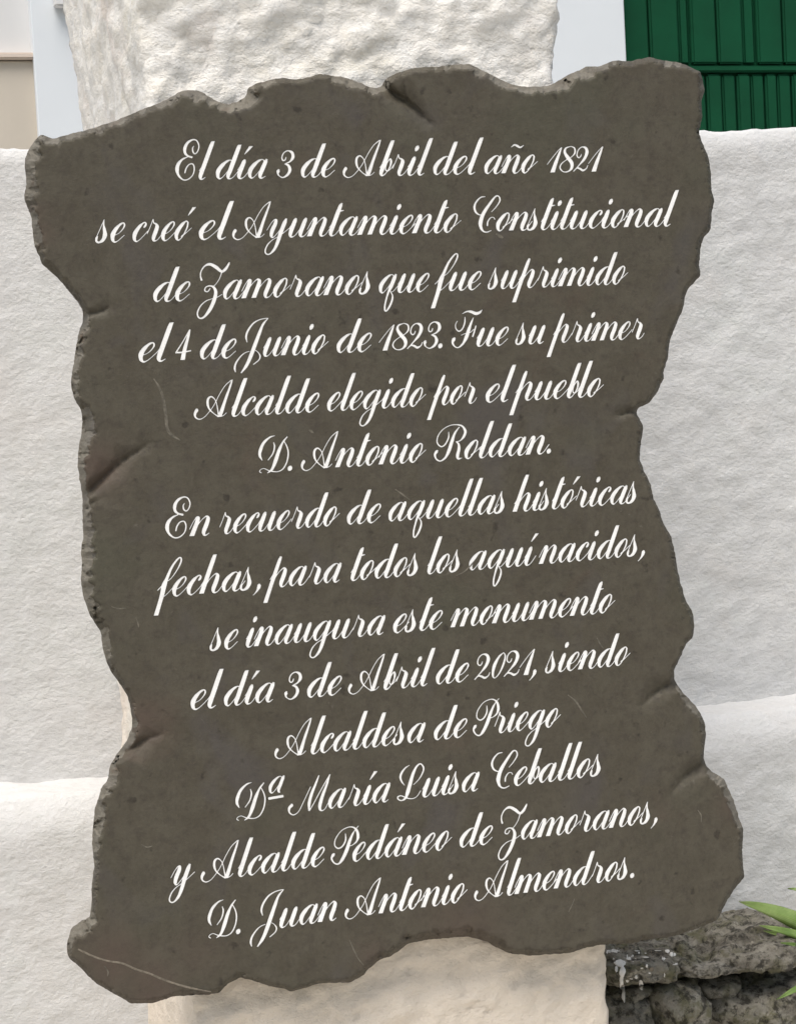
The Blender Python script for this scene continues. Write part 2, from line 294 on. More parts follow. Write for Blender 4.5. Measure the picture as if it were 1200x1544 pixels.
Gl['4'] = ([S(0,0,0,[(196,-398,18),(105,-245,16),(14,-108,22)]), S(0,0,0,[(6,-104,26),(100,-104,26),(208,-120,22)]), S(0,0,0,[(198,-398,20),(172,-300,42),(128,-150,60),(98,-3,72)])], 225)
Gl['ª'] = ([sh(BOWL, -40, 300, .86, .80), sh(ASTEM[:-2], -40, 300, .86, .80), [(-30,236,42),(155,246,42)]], 160)
Gl['ª'] = ([[(x, y, w_) for x, y, w_ in s] for s in Gl['ª'][0]], 160)

LINES = [
 (301,270,895,258.4,[('El',264,324),('día',325.5,404),('3',415,446),('de',453.6,506),('Abril',516.6,653),('del',653,729),('año',730,811),('1821',824.5,909.5)]),
 (151,365.4,1004,340.5,[('se',143.5,189),('creó',199.6,295.6),('el',300,352.6),('Ayuntamiento',350,695.5),('Constitucional',713.6,1023.5)]),
 (239,454.6,938,428,[('de',231,287),('Zamoranos',296.6,558),('que',571,647.5),('fue',649.5,726),('suprimido',735,947)]),
 (218,545.5,965,510.5,[('el',209,261.5),('4',262.4,290),('de',301.5,356.6),('Junio',352.4,495.5),('de',507.5,560.5),('1823.',571,667.5),('Fue',680.5,767),('su',776.6,822.5),('primer',824,971.6)]),
 (331,628.8,899,597.6,[('Alcalde',292,481.6),('elegido',493,642.5),('por',643.5,719),('el',732,778),('pueblo',767.6,910.5)]),
 (400,712,821,684,[('D.',389.5,441),('Antonio',453.5,642.5),('Roldan.',654,831)]),
 (265,810.6,950,758.7,[('En',249,316.6),('recuerdo',331,512.5),('de',523,574.5),('aquellas',585.5,760.5),('históricas',772.5,959)]),
 (265,899,954.5,838.5,[('fechas,',232,393.5),('para',397,515.5),('todos',528.5,630),('los',644,693),('aquí',707,812),('nacidos,',812,972.5)]),
 (322.5,981,908,924.6,[('se',316,359.4),('inaugura',370.5,581.5),('este',592.5,667.5),('monumento',679,927.5)]),
 (314.5,1068,940,1003,[('el',287.5,337),('día',337.6,414.5),('3',427,457),('de',463,515.5),('Abril',524.5,656.5),('de',657,707),('2021,',714.6,809),('siendo',821.5,950.5)]),
 (451,1139.5,832.5,1096.5,[('Alcaldesa',413.5,642),('de',654,704.5),('Priego',712.5,845.5)]),
 (376,1235,897,1170.5,[('Dª',355,429.5),('María',434,589),('Luisa',598.5,723.5),('Ceballos',740,905.5)]),
 (268.5,1334.5,979,1241.5,[('y',256,292.5),('Alcalde',302.4,489.6),('Pedáneo',498.5,681.5),('de',692.6,743),('Zamoranos,',750.5,991.6)]),
 (333,1412.5,940,1326,[('D.',313,363),('Juan',376.5,508),('Antonio',519.5,705),('Almendros.',714.5,956.5)]),
]
def smooth_curve(P, n=6):
    P = [np.array(p, float) for p in P]
    if len(P) == 2: return [P[0] + (P[1]-P[0])*t for t in np.linspace(0, 1, 5)]
    Q = [2*P[0]-P[1]] + P + [2*P[-1]-P[-2]]; out = []
    for i in range(1, len(Q)-2):
        p0, p1, p2, p3 = Q[i-1:i+3]
        d1 = np.hypot(*(p2-p1)[:2]); m1 = (p2-p0)*.5; m2 = (p3-p1)*.5
        l0 = np.hypot(*(p1-p0)[:2]); l2 = np.hypot(*(p3-p2)[:2])   # tame tangents where spacing is uneven
        m1 = m1*min(1, 1.6*d1/(0.5*(l0+d1)+1e-9)); m2 = m2*min(1, 1.6*d1/(0.5*(l2+d1)+1e-9))
        for t in np.linspace(0, 1, n, endpoint=False):
            h = (2*t**3-3*t**2+1)*p1 + (t**3-2*t**2+t)*m1 + (-2*t**3+3*t**2)*p2 + (t**3-t**2)*m2
            h[2] = p1[2] + (p2[2]-p1[2])*(t*t*(3-2*t)); out.append(h)
    out.append(Q[-2]); return out
BOLD = 0.81; CARVE = 0.0006      # lettering is cut 0.6 mm deep and painted on the floor of the cut
LAID = []                        # (line index, text, list of strokes in px)
for li, (xa, ya, xb, yb, words) in enumerate(LINES):
    slope = (yb-ya)/(xb-xa); shear = SL - 0.030*li/13
    for txt, x0, x1 in words:
        strokes = []; X = 0.0; pv = ''
        for ch in txt:
            if ch == 's' and pv and pv in 'oó': X += 28
            if ch == 's' and pv and pv in 'ea': X += 8
            pv = ch
            st, adv = Gl[ch]
            for s_ in st: strokes.append([(p[0]+X, p[1], p[2]) for p in s_])
            X += adv
        if txt[-1] in 'aelndurtgmh':                       # the last exit stroke stays short
            lst = strokes[-1] if txt[-1] != 't' else strokes[-2]
            if len(lst) > 6 and txt[-1] in 'landu': lst.pop()
            elif len(lst) > 6: lst[-1] = (lst[-1][0]-24, lst[-1][1]-46, lst[-1][2])
        cur = [smooth_curve(s_) for s_ in strokes]
        A_ = np.array([p for s_ in cur for p in s_])
        sy = (1.0 - 0.10*(0.5*(x0+x1)-300)/1000)/8.571*0.985
        sx = sy
        for _ in range(25):
            xs = A_[:,0]*sx + A_[:,1]*sy*shear; lo = (xs-A_[:,2]*sy*.42).min(); hi = (xs+A_[:,2]*sy*.42).max()
            sx += ((x1-x0)-(hi-lo))/max(60, (A_[:,0].max()-A_[:,0].min()+1))*.9 if len(txt) > 1 else 0
        ox = x0 - lo if len(txt) > 1 else (x0+x1)/2-(lo+hi)/2
        out = []
        for s_ in cur:
            pts = []
            for X_, Y_, w_ in s_:
                px = ox + X_*sx + Y_*sy*shear; py = ya + slope*(px-xa) - Y_*sy
                wpx = max(w_*sy*BOLD*(0.55+0.45*sx/sy), 1.05) + 0.15*max(0, 1-w_/34.0)
                pts.append((px, py, wpx))
            out.append(pts)
        LAID.append((li, txt, out))
def frame(P):
    """tangent, side direction with level pen-cut ends, and half widths"""
    T = np.gradient(P[:, :2], axis=0); T /= (np.hypot(*T.T)[:, None]+1e-9); N = np.c_[-T[:,1], T[:,0]]; n = len(P)
    for e, i2 in ((0, 1), (n-1, n-2)):
        if P[e,2] > 3.9 and abs(T[e,1]) > .6:
            hv = np.array([1.0, -.05]); hv *= np.sign(hv@N[e]); N[e] = hv/abs(hv@N[e])
            N[i2] = (N[i2]+N[e])*.5
    return T, N
# outlines of the cut
CUTV = []; CUTE = []; SEG = []
for li, txt, strokes in LAID:
    for pts in strokes:
        P = np.array(pts); T, N = frame(P); n = len(P); h = P[:,2]*.5 + .42
        Pl = P[:,:2]-N*h[:,None]; Pr = P[:,:2]+N*h[:,None]
        caps = [P[0,:2]-T[0]*.5, P[-1,:2]+T[-1]*.5]
        b0 = len(CUTV); loop = [Pl[i] for i in range(n)] + [caps[1]] + [Pr[i] for i in range(n-1, -1, -1)] + [caps[0]]
        CUTV += loop; m_ = len(loop); CUTE += [(b0+i, b0+(i+1) % m_) for i in range(m_)]
        for i in range(n-1): SEG.append((*P[i,:2], *P[i+1,:2], h[i], h[i+1]))
CUTV = np.array(CUTV); SEG = np.array(SEG)

# ================================================================== SLAB
OUT = """62,202 71,205 80,208.5 92,205.5 110,200 125,197 140,192.5 155,187 172,182 190,175 212,165 232,158 250,150 262,143 272,137 285,135 300,136 312,142 325,151
344,157 360,152 370,145 374,132 387,125 405,120 425,117 450,119 465,116 482,110 497,113 513,115 527,118 540,123 552,128 563,132 575,131 580,120 588,114 597,110 623,102 642,100 660,100
680,97 707,95 723,103 735,109 747,115 767,125 780,128 793,130 820,129 832,127 845,119 855,113 864,109 879,103 883,99 902,100 915,95 928,90 947,92 969,87 981,85.5 997,90 1023,93
1042,101 1056,108 1059,117 1062,136 1060,144 1057,152 1059,177 1055,190 1054,203 1062,222 1068.6,237.5 1072,266 1073,288 1077,303 1073,319 1072,345 1066,352.5 1059,360
1055.5,378.5 1054,396.5 1056,417 1048,424 1037,435.5 1032,448.5 1031,461 1019,490 1009,516 1007,539 1000,561 1001.5,564 999,573 991,591 978,608 962,614 960,625 964,632 969,639
969,653 966,668 964,692 970,707 980,728.5 985.5,752 995,771 999,787 1011,808 1017.6,833 1020,852.5 1025,876 1033.6,905 1043,920.5 1046,936 1046,955.5 1043,963
1033.6,973 1026,990.5 1017,1007 1016,1023.5 1024,1037 1033.6,1049 1053,1070 1062,1088 1064,1109 1062,1127 1060,1144 1065,1156 1076,1165.5 1092,1175 1098,1189 1105.5,1206
1113,1230 1120.6,1251 1119.5,1266.6 1119,1286 1121,1309 1122,1324 1109,1338.5 1098,1356 1090,1370 1082,1388 1068,1394 1054,1399 1038,1405 1022,1411 1003,1414 981,1417 966,1420 952,1423 930,1424 908,1425
882,1430 862,1437 850,1438.5 830,1439 804,1442 785,1440 767,1438 750,1430 735,1421.6 716,1415 700,1413 684,1414 665,1416 648,1417 616,1423 597,1437.6 583,1445 570,1449 558,1460 547,1472 528,1482.6 505,1482.5 483,1483.5
460,1490 441,1496 423,1490.5 409,1488 392,1483 379,1478 362,1475 345,1482.6 330,1497.6 315,1500.6 290,1501.5 262.6,1503 245,1509 229,1513.7 197,1513.6 184,1506 169,1497.6 154,1489 139,1479
124,1462 112,1452 103,1445 100.6,1426 105,1407.6 112,1399 120,1392.6 128,1388 136,1386 139,1362.6 138.5,1340 142.6,1310 140.5,1288 139,1265 142,1226 146.6,1211 152.5,1189 162,1176 166,1154 178,1135
191,1121 200,1100 199,1083 197,1069 193,1051 180,1030 168,1014 160,997 154.5,975.5 152,952.7 144,940 136,929 125,898 122,869 124,849.7 122,832 125.7,809 124.7,787 124,745 119,715.5 117,704
118,679 123,654 124,637 124,621 114,605 106.6,580 109.5,556.6 114,527.5 118,504 125,485 125,466 118,453.6 109,444 98,431 87.5,419 75,407 64,397.7 51.5,368.5 49,345 46.6,324 36,298.6 40,275 37,244 42,226.6 52.5,211"""
OUT = np.array([tuple(map(float, p.split(','))) for p in OUT.split()])
# chamfer width (px) and edge depth (m) keyed along the outline by nearest reference point
KEY = [((62,202),14,.030),((92,206),9,.028),((140,193),9,.03),((212,165),7,.028),((262,143),8,.028),((300,136),15,.030),((344,157),15,.030),((372,142),16,.030),((390,124),9,.028),((450,119),5,.02),
 ((462,117),11,.026),((482,110),4,.02),((513,115),10,.026),((563,132),14,.03),((583,118),7,.03),((623,102),4,.022),((680,97),5,.022),((723,103),9,.026),((767,125),13,.028),((793,130),14,.03),((832,127),12,.03),((855,113),15,.03),((880,101),15,.03),((915,95),8,.028),((947,92),5,.022),((981,85),7,.024),
 ((1042,101),6,.022),((1062,136),5,.018),((1058,165),4,.014),((1054,203),3,.010),((1073,288),4,.012),((1055,396),4,.012),((1031,461),3,.010),((1007,539),3,.01),((999,573),4,.012),((962,618),5,.014),((967,660),3,.01),((999,787),3,.01),((1033,905),5,.014),((1046,945),3,.01),
 ((1017,1007),3,.012),((1033,1049),9,.018),((1062,1088),6,.016),((1061,1140),3,.012),((1080,1167),9,.02),((1105,1206),12,.02),((1120,1251),5,.014),((1119,1286),4,.012),((1109,1338),4,.01),((1054,1399),5,.012),((952,1423),5,.012),((850,1438),5,.012),((767,1438),9,.020),((735,1422),13,.024),((684,1414),13,.024),((616,1423),11,.022),((570,1449),8,.018),((528,1482),5,.014),
 ((441,1496),5,.012),((345,1483),5,.012),((229,1514),5,.012),((139,1479),5,.012),((103,1440),6,.016),((105,1408),12,.026),((125,1391),20,.034),((137,1380),6,.02),((141,1320),5,.018),((140,1270),14,.032),((143,1222),16,.034),((152,1189),14,.034),((166,1154),12,.03),((185,1127),9,.024),((198,1085),8,.02),
 ((185,1038),7,.018),((160,997),11,.02),((152,953),12,.022),((125,898),15,.03),((122,832),17,.034),((125,787),14,.034),((121,735),8,.026),((117,700),12,.032),((123,650),17,.034),((120,612),9,.02),((107,580),8,.020),((112,535),11,.026),((122,492),12,.03),((124,470),6,.018),((87,419),7,.014),((64,398),9,.018),((50,350),13,.026),((38,300),15,.034),((39,260),16,.036),((48,217),16,.034)]
# resample outline with small irregularities
def resample(P, step):
    Q = np.vstack([P, P[:1]]); seg = np.hypot(*np.diff(Q, axis=0).T); cum = np.r_[0, np.cumsum(seg)]
    n = int(cum[-1]/step); s = np.linspace(0, cum[-1], n, endpoint=False)
    return np.c_[np.interp(s, cum, Q[:,0]), np.interp(s, cum, Q[:,1])], s, cum[-1]
O, S_, L_ = resample(OUT, 3.0)
# light smoothing, then fracture jitter
O = 0.25*np.roll(O, 1, 0) + 0.5*O + 0.25*np.roll(O, -1, 0)
tan = np.roll(O, -1, 0) - np.roll(O, 1, 0); tan /= np.hypot(*tan.T)[:, None]
nrm_in = np.c_[-tan[:,1], tan[:,0]]          # clockwise on screen (y down) -> inward
for i in range(len(O)):
    j = noise.noise(Vector((O[i,0]*.12, O[i,1]*.12, 3)))*1.1 + noise.noise(Vector((O[i,0]*.35, O[i,1]*.35, 9)))*0.6
    O[i] += nrm_in[i]*j
idx = [int(np.argmin(np.hypot(O[:,0]-k[0][0], O[:,1]-k[0][1]))) for k in KEY]
order = np.argsort(idx); ks = np.array(idx)[order]; kw = np.array([KEY[i][1] for i in order], float); kd = np.array([KEY[i][2] for i in order])
I = np.arange(len(O))
Wd = np.interp(I, np.r_[ks[-1]-len(O), ks, ks[0]+len(O)], np.r_[kw[-1], kw, kw[0]])
Dp = np.interp(I, np.r_[ks[-1]-len(O), ks, ks[0]+len(O)], np.r_[kd[-1], kd, kd[0]])
Dp = Dp*.72
Wd *= np.array([max(.35, 1 + 0.6*noise.noise(Vector((p[0]*.035, p[1]*.035, 1.7))) + .55*noise.noise(Vector((p[0]*.12, p[1]*.12, 4.7)))) for p in O])
# splits: (mouth, tip, depth, width of upper flank px, width of lower flank px)
GRO = [((576,126),(657,189),.020,11,17), ((130,742),(228,663),.013,15,9), ((124,772),(152,748),.007,9,7), ((186,1133),(248,1103),.014,11,13), ((961,622),(922,624),.008,8,7),
       ((1016,1026),(960,1066),.010,9,17), ((1060,1147),(1003,1199),.010,7,22), ((126,478),(170,460),.008,9,8), ((80,209),(90,222),.006,6,6), ((513,117),(560,150),.004,5,8)]
def inside(P, poly):
    x, y = P[:,0], P[:,1]; r = np.zeros(len(P), bool); n = len(poly)
    for i in range(n):
        x1, y1 = poly[i]; x2, y2 = poly[(i+1) % n]
        if y1 == y2: continue
        c = ((y1 > y) != (y2 > y)) & (x < (x2-x1)*(y-y1)/(y2-y1) + x1); r ^= c
    return r
def edge_dist(P):
    d = np.full(len(P), 1e9); k = np.zeros(len(P), int)
    A = O; B = np.roll(O, -1, 0); AB = B-A; L2 = (AB**2).sum(1)
    for s in range(0, len(P), 2000):
        p = P[s:s+2000, None, :]; t = np.clip(((p-A)*AB).sum(2)/L2, 0, 1)
        q = A + AB*t[..., None]; dd = np.hypot(p[...,0]-q[...,0], p[...,1]-q[...,1]); kk = dd.argmin(1)
        d[s:s+2000] = dd[np.arange(len(kk)), kk]; k[s:s+2000] = kk
    return d, k
def gro_depth(P):
    g = np.zeros(len(P))
    for (a, b, D, wu, wl) in GRO:
        a = np.array(a, float); b = np.array(b, float); ax = b-a; L = np.hypot(*ax); ax /= L
        pn = np.array([-ax[1], ax[0]])
        if pn[1] < 0: pn = -pn                      # towards the bottom of the slab
        q = P - a; t = (q@ax)/L; s = q@pn
        s = s + 2.0*np.sin(t*7+a[0])
        fall = np.clip(1-t, 0, 1)**0.8*(t > -0.4)
        wdt = np.where(s > 0, wl, wu)*(0.35+0.65*np.clip(1-t, 0, 1.2))
        g = np.maximum(g, D*fall*np.clip(1-np.abs(s)/wdt, 0, 1))
    return g
rng = np.random.default_rng(3)
def jgrid(st):
    gx, gy = np.meshgrid(np.arange(30, 1130, st), np.arange(80, 1520, st*0.87)); gx = gx + (np.arange(gx.shape[0]) % 2)[:, None]*st*.5
    P = np.c_[gx.ravel(), gy.ravel()]; return P + rng.uniform(-.22*st, .22*st, P.shape)
Pf = jgrid(3.6); Pf = Pf[inside(Pf, O)]; d, k = edge_dist(Pf)
gm = gro_depth(Pf) > 0; keep = ((d < Wd[k]*1.5+6) | gm) & (d > 1.6); Pf = Pf[keep]
Pc = jgrid(24.0); Pc = Pc[inside(Pc, O)]; d2, k2 = edge_dist(Pc); Pc = Pc[(d2 > Wd[k2]*1.5+16) & (gro_depth(Pc) == 0)]
PT = np.vstack([O, Pf, Pc]); nO = len(O); nP = len(PT); PT = np.vstack([PT, CUTV])
import time as _t; _t0 = _t.time()
res = geometry.delaunay_2d_cdt([Vector(p) for p in PT], [(a+nP, b+nP) for a, b in CUTE], [list(range(nO))], 1, 1e-4)
_log = ['cdt %.1f s, %d verts' % (_t.time()-_t0, len(res[0]))]
V2 = np.array([(v.x, v.y) for v in res[0]]); TR = [list(f) for f in res[2]]
orig = res[3]
d, k = edge_dist(V2)
isO = np.zeros(len(V2), bool); omap = {}
for i, lst in enumerate(orig):
    for o_ in lst:
        if o_ < nO: isO[i] = True; omap[o_] = i
d[isO] = 0
tt = np.clip(d/Wd[k], 0, 1)
dep = Dp[k]*(1-tt)**0.95
def flake(x, y, s):
    dd, pp = noise.voronoi(Vector((x*s, y*s*.8, 0.5))); c = pp[0]
    tx = noise.noise(c*3.7+Vector((9, 1, 4)))*2; ty = noise.noise(c*4.9+Vector((2, 7, 1)))*2; h = noise.noise(c*5.3)
    return tx*(x*s-c.x) + ty*(y*s*.8-c.y) + h*.8
def facet(x, y, s):
    # conchoidal flakes: distance to cell centre raised to a shallow bowl
    dd, _ = noise.voronoi(Vector((x*s, y*s, 0.5))); return dd[0]
for i in range(len(V2)):
    x, y = V2[i]
    if dep[i] > 1e-5 or tt[i] < 1:
        e = (1-tt[i])
        n1 = noise.fractal(Vector((x*.045, y*.045, 0)), 1.0, 2.1, 4)
        dep[i] += (flake(x, y, .040)*.0062 + flake(x, y, .10)*.0024)*min(1, e*3)*(.6 if isO[i] else 1) + n1*.0012*min(1, e*3)
g = gro_depth(V2); dep = np.maximum(dep, 0) + g + np.where(g > 0, np.array([noise.noise(Vector((x*.14, y*.14, 2))) for x, y in V2])*.0016*np.clip(g*300, 0, 1), 0)
inner = (tt >= 1) & (g <= 0); dep[inner] = 0
dep = np.maximum(dep, 0); dep = np.where(dep > .022, .022+.012*np.tanh((dep-.022)/.012), dep)
V3 = [at(x, y, z) for (x, y), z in zip(V2, dep)]
TRa = np.array([f[:3] for f in TR]); cc = V2[TRa].mean(1)
# which triangles lie inside a pen stroke
cell = 12.0; grid = {}
for si, (x1_, y1_, x2_, y2_, h1_, h2_) in enumerate(SEG):
    hm = max(h1_, h2_)
    for gx in range(int((min(x1_, x2_)-hm)//cell), int((max(x1_, x2_)+hm)//cell)+1):
        for gy in range(int((min(y1_, y2_)-hm)//cell), int((max(y1_, y2_)+hm)//cell)+1): grid.setdefault((gx, gy), []).append(si)
cut = np.zeros(len(TRa), bool); byc = {}
for ti, (x, y) in enumerate(cc): byc.setdefault((int(x//cell), int(y//cell)), []).append(ti)
for key, tis in byc.items():
    if key not in grid: continue
    S2 = SEG[grid[key]]; P_ = cc[tis][:, None, :]; A2 = S2[None, :, 0:2]; AB = S2[None, :, 2:4]-A2
    t_ = np.clip(((P_-A2)*AB).sum(2)/((AB**2).sum(2)+1e-9), 0, 1); dd = np.hypot(*np.moveaxis(P_-(A2+AB*t_[..., None]), 2, 0))
    cut[tis] = (dd <= (S2[None, :, 4]+(S2[None, :, 5]-S2[None, :, 4])*t_)+1e-3).any(1)
faces = []; edges_ = {}; low = {}
def lowv(j):
    if j not in low: low[j] = len(V3); V3.append(at(V2[j,0], V2[j,1], dep[j]+CARVE))
    return low[j]
for ti, f in enumerate(TRa):
    f = [int(q) for q in f]
    if cut[ti]: faces.append([lowv(j) for j in f])
    else: faces.append(f)
    for q in range(3):
        e = (f[q], f[(q+1) % 3]); ek = (min(e), max(e)); edges_.setdefault(ek, [0, 0])[1 if cut[ti] else 0] += 1
wallq = []
for (i, j), (n0, n1) in edges_.items():
    if n0 and n1: wallq.append((i, j))
nmain = len(faces)
for i, j in wallq:
    b_ = len(V3); V3 += [V3[i].copy(), V3[j].copy(), V3[lowv(j)].copy(), V3[lowv(i)].copy()]; faces.append([b_, b_+1, b_+2, b_+3])
# rim going back, then the rough back face
nn0, nn1 = len(V2), len(V3)
BACK = 0.040
ring = []
for i in range(nO): ring.append(len(V3)); V3.append(V3[omap[i]].copy())
cen = at(600, 790, 0)
base_i = len(V3)
rings = [ring]
for r_, (yy, inset) in enumerate(((.6, .002), (1.0, .007))):
    cur = []
    for i in range(nO):
        p = V3[ring[i]]; q = at(*(O[i] + nrm_in[i]*6), p.y); inn = (q-p); inn.y = 0; inn = inn.normalized() if inn.length > 0 else inn
        y_ = p.y + (BACK-p.y)*yy
        nn = noise.noise(Vector((p.x*60, p.z*60, r_*5)))*.0015
        cur.append(len(V3)); V3.append(Vector((p.x, y_, p.z)) + inn*(inset+nn))
    rings.append(cur)
for a, b_ in zip(rings[:-1], rings[1:]):
    for i in range(nO):
        j = (i+1) % nO; faces.append([a[i], a[j], b_[j], b_[i]])
faces.append(list(rings[-1]))
slab = empty('stone_plaque', 'dark brown-grey slate plaque with chipped edges and white script inscription, fixed on the pillar', 'plaque')
VA = np.array([tuple(v) for v in V3])
for q, f in enumerate(faces[:nmain]):
    if len(f) == 3:
        a, b_, c_ = VA[f]
        if np.cross(b_-a, c_-a)[1] > 0: f.reverse()
so_ = obj('slab', V3, faces, M['slate'], slab, True)
chipv = np.ones(len(V3)); rustv = np.zeros(len(V3)); nn_ = len(V2); chipv[nn0:nn1] = 0
chipv[:nn_] = np.clip((1-d/Wd[k])*6, 0, 1)*np.clip((Wd[k]-5.0)/4.0, 0, 1)
botm = (nrm_in[k][:,1] < -0.35); chipv[:nn_] *= np.where(botm, 0.0, 1.0)
for (rx, ry, rr, ra_) in ((150,705,38,.9),(222,1086,30,.9),(62,350,22,.6),(55,320,16,.5),(170,1450,45,.8),(230,1490,40,.8),(300,1440,40,.35),(975,60,1,0),(1105,1215,22,.6),(700,1405,60,.6),(560,1440,25,.5),(1000,1225,18,.5)):
    rustv[:nn_] = np.maximum(rustv[:nn_], ra_*np.exp(-((V2[:,0]-rx)**2+(V2[:,1]-ry)**2)/(rr*rr)))
fl_ = np.ones(len(so_.data.polygons), bool)
for q in range(nmain):
    f = faces[q]
    if max(f) < nn_ and any(tt[j] < .9 for j in f) and not any(g[j] > .0004 for j in f): fl_[q] = False
so_.data.polygons.foreach_set('use_smooth', fl_)
for nm_, arr in (('chip', chipv), ('rust', rustv)):
    at_ = so_.data.attributes.new(nm_, 'FLOAT', 'POINT'); at_.data.foreach_set('value', arr.astype(np.float32))
import bmesh as _b

LIFT = [0]
def ribbon(pts, V, Fc, lift=.00005, dome=.00006, y0=0.0):
    """pts: px x, px y, full width px -> a low raised ribbon on the face of the slab"""
    P = np.array(pts); T, N = frame(P)
    LIFT[0] = (LIFT[0]+1) % 9; b = len(V); n = len(P)
    for i in range(n):
        c = P[i,:2]; h = max(P[i,2], .7)*.5; y = y0-(lift + LIFT[0]*1.6e-5 + i*7e-7)
        V.append(at(*(c-N[i]*h), y)); V.append(at(*(c-N[i]*h*.45), y-dome)); V.append(at(*(c+N[i]*h*.45), y-dome-1e-6)); V.append(at(*(c+N[i]*h), y))
    for i in range(n-1):
        for q in range(3):
            a = b+i*4+q; Fc.append((a, a+4, a+5, a+1))
    # pen-cut ends: wide stems end in a level cut, thin ones in a small round
    
    for e, s in ((0, -1), (n-1, 1)):
        if P[e,2] > 3.9 and abs(T[e,1]) > .6: continue
        h = P[e,2]*.5; cc = P[e,:2] + T[e]*s*h*.30
        k_ = len(V); V.append(at(*(cc-N[e]*h*.55), y0-lift)); V.append(at(*(cc+N[e]*h*.55), y0-lift)); a = b+e*4
        if s > 0: Fc += [(a, k_, a+1), (a+1, k_, k_+1, a+2), (a+2, k_+1, a+3)]
        else: Fc += [(a+1, k_, a), (a+2, k_+1, k_, a+1), (a+3, k_+1, a+2)]
lines_ = []
for li in range(len(LINES)):
    line = bpy.data.objects.new('inscription_line', None); C.objects.link(line); line.parent = slab; lines_.append(line)
for li, txt, strokes in LAID:
    V, Fc = [], []
    for pts in strokes: ribbon(pts, V, Fc, y0=CARVE)
    obj('word', V, Fc, M['paint'], lines_[li])

# lit chip edge painted as a pale strip; scuffs in the stone
def on_face(x, y):
    return True
def mark(name, pts, mat, parent, wmul=1.0):
    V, Fc = [], []; ribbon([tuple(p) for p in smooth_curve(pts, 5)], V, Fc, .00004, .00012)
    return obj(name, V, Fc, mat, parent)
mark('painted_lit_edge', [(118,1432,2.4),(127,1436.5,3),(144,1444,3),(162,1449.5,2.6),(185,1453.5,3),(204,1462,3.2),(226,1469,3),(242,1476,3.4),(261,1483,2.8),(280,1488.5,3),(300,1493,2.6),(318,1496,1.6)], M['lit_edge_lichen'], slab)
for p in ([(232,571,1.6),(240,584,3.4),(246,600,4.2),(250,625,4.6),(252,645,4.6),(258,655,4.2),(272,664,1.8)],
          [(856,1048,1.2),(868,1058,2.6),(877,1072,2.6),(884,1082,1.4)], [(596,738,1.2),(606,745,2.6),(618,754,1.4)], [(688,868,1.4),(700,862,2.2),(712,850,1.8),(718,842,1)],
          [(158,1458,1),(163,1466,2.2),(162,1473,1)], [(213,1274,1),(222,1278,2.2),(230,1276,1.2)], [(1052,1222,1.2),(1057,1230,2),(1057,1240,1.2)], [(527,1418,1),(533,1432,2),(540,1446,1.2),(548,1456,1)],
          [(205,931,1),(208,940,2),(209,946,1)], [(168,915,1),(180,918,2.2),(190,917,1)], [(900,962,1.2),(905,972,2.2),(910,978,1)], [(857,1376,1),(862,1366,1.8),(866,1356,1)],
          [(748,352,3),(754,356,5),(758,358,3)], [(466,648,2),(469,650,3.6),(473,653,1.6)]):
    mark('scuff_mark', p, M['scuff'], slab)

# ================================================================== PILLAR
YP = 0.046
XL = at(213, 100, YP).x; XR = at(850, 100, YP).x
lo, hi = .1, 1.5
for _ in range(40):
    mid = (lo+hi)/2
    if at(127, 230, mid).x > XL: hi = mid       # goes right as it recedes from this ray
    else: lo = mid
YW = (lo+hi)/2                                  # where the pillar meets the wall behind
ZT = 2.25; ZB = 0.0
def rough(p, amp, sc, seed, zst=1.0):
    q = Vector((p[0]*sc, p[1]*sc, p[2]*sc*zst+seed))
    a = noise.fractal(q, .9, 2.1, 5)
    r = abs(noise.noise(q*2.3+Vector((5, 1, 2))))
    return amp*(a*.75 - r*.55)
def axis_steps(a, b, st, va, vb):
    """fine steps inside [va,vb], coarse outside"""
    out = [a]; x = a
    while x < b-1e-6:
        s = st if (va <= x <= vb) else st*7
        x = min(x+s, b)
        if x < b and x > va and out[-1] < va: x = va+1e-4
        out.append(x)
    return out
def grid_box(name, x0, x1, y0, y1, z0, z1, st, zfine, disp, mat, parent=None, xfine=None):
    xs = axis_steps(x0, x1, st, *(xfine or (x0, x1))); ys = axis_steps(y0, y1, st, y0, y1); zs = axis_steps(z0, z1, st, *zfine)
    V = {}; verts = []; faces = []
    def vid(p):
        k_ = (round(p[0], 5), round(p[1], 5), round(p[2], 5))
        if k_ not in V: V[k_] = len(verts); verts.append(disp(Vector(p)))
        return V[k_]
    def sheet(A, B, fn, flip):
        for i in range(len(A)-1):
            for j in range(len(B)-1):
                q = [vid(fn(A[i], B[j])), vid(fn(A[i+1], B[j])), vid(fn(A[i+1], B[j+1])), vid(fn(A[i], B[j+1]))]
                faces.append(q[::-1] if flip else q)
    sheet(xs, zs, lambda a, b: (a, y0, b), False); sheet(xs, zs, lambda a, b: (a, y1, b), True)
    sheet(ys, zs, lambda a, b: (x0, a, b), True); sheet(ys, zs, lambda a, b: (x1, a, b), False)
    sheet(xs, ys, lambda a, b: (a, b, z1), False)
    return obj(name, verts, faces, mat, parent)
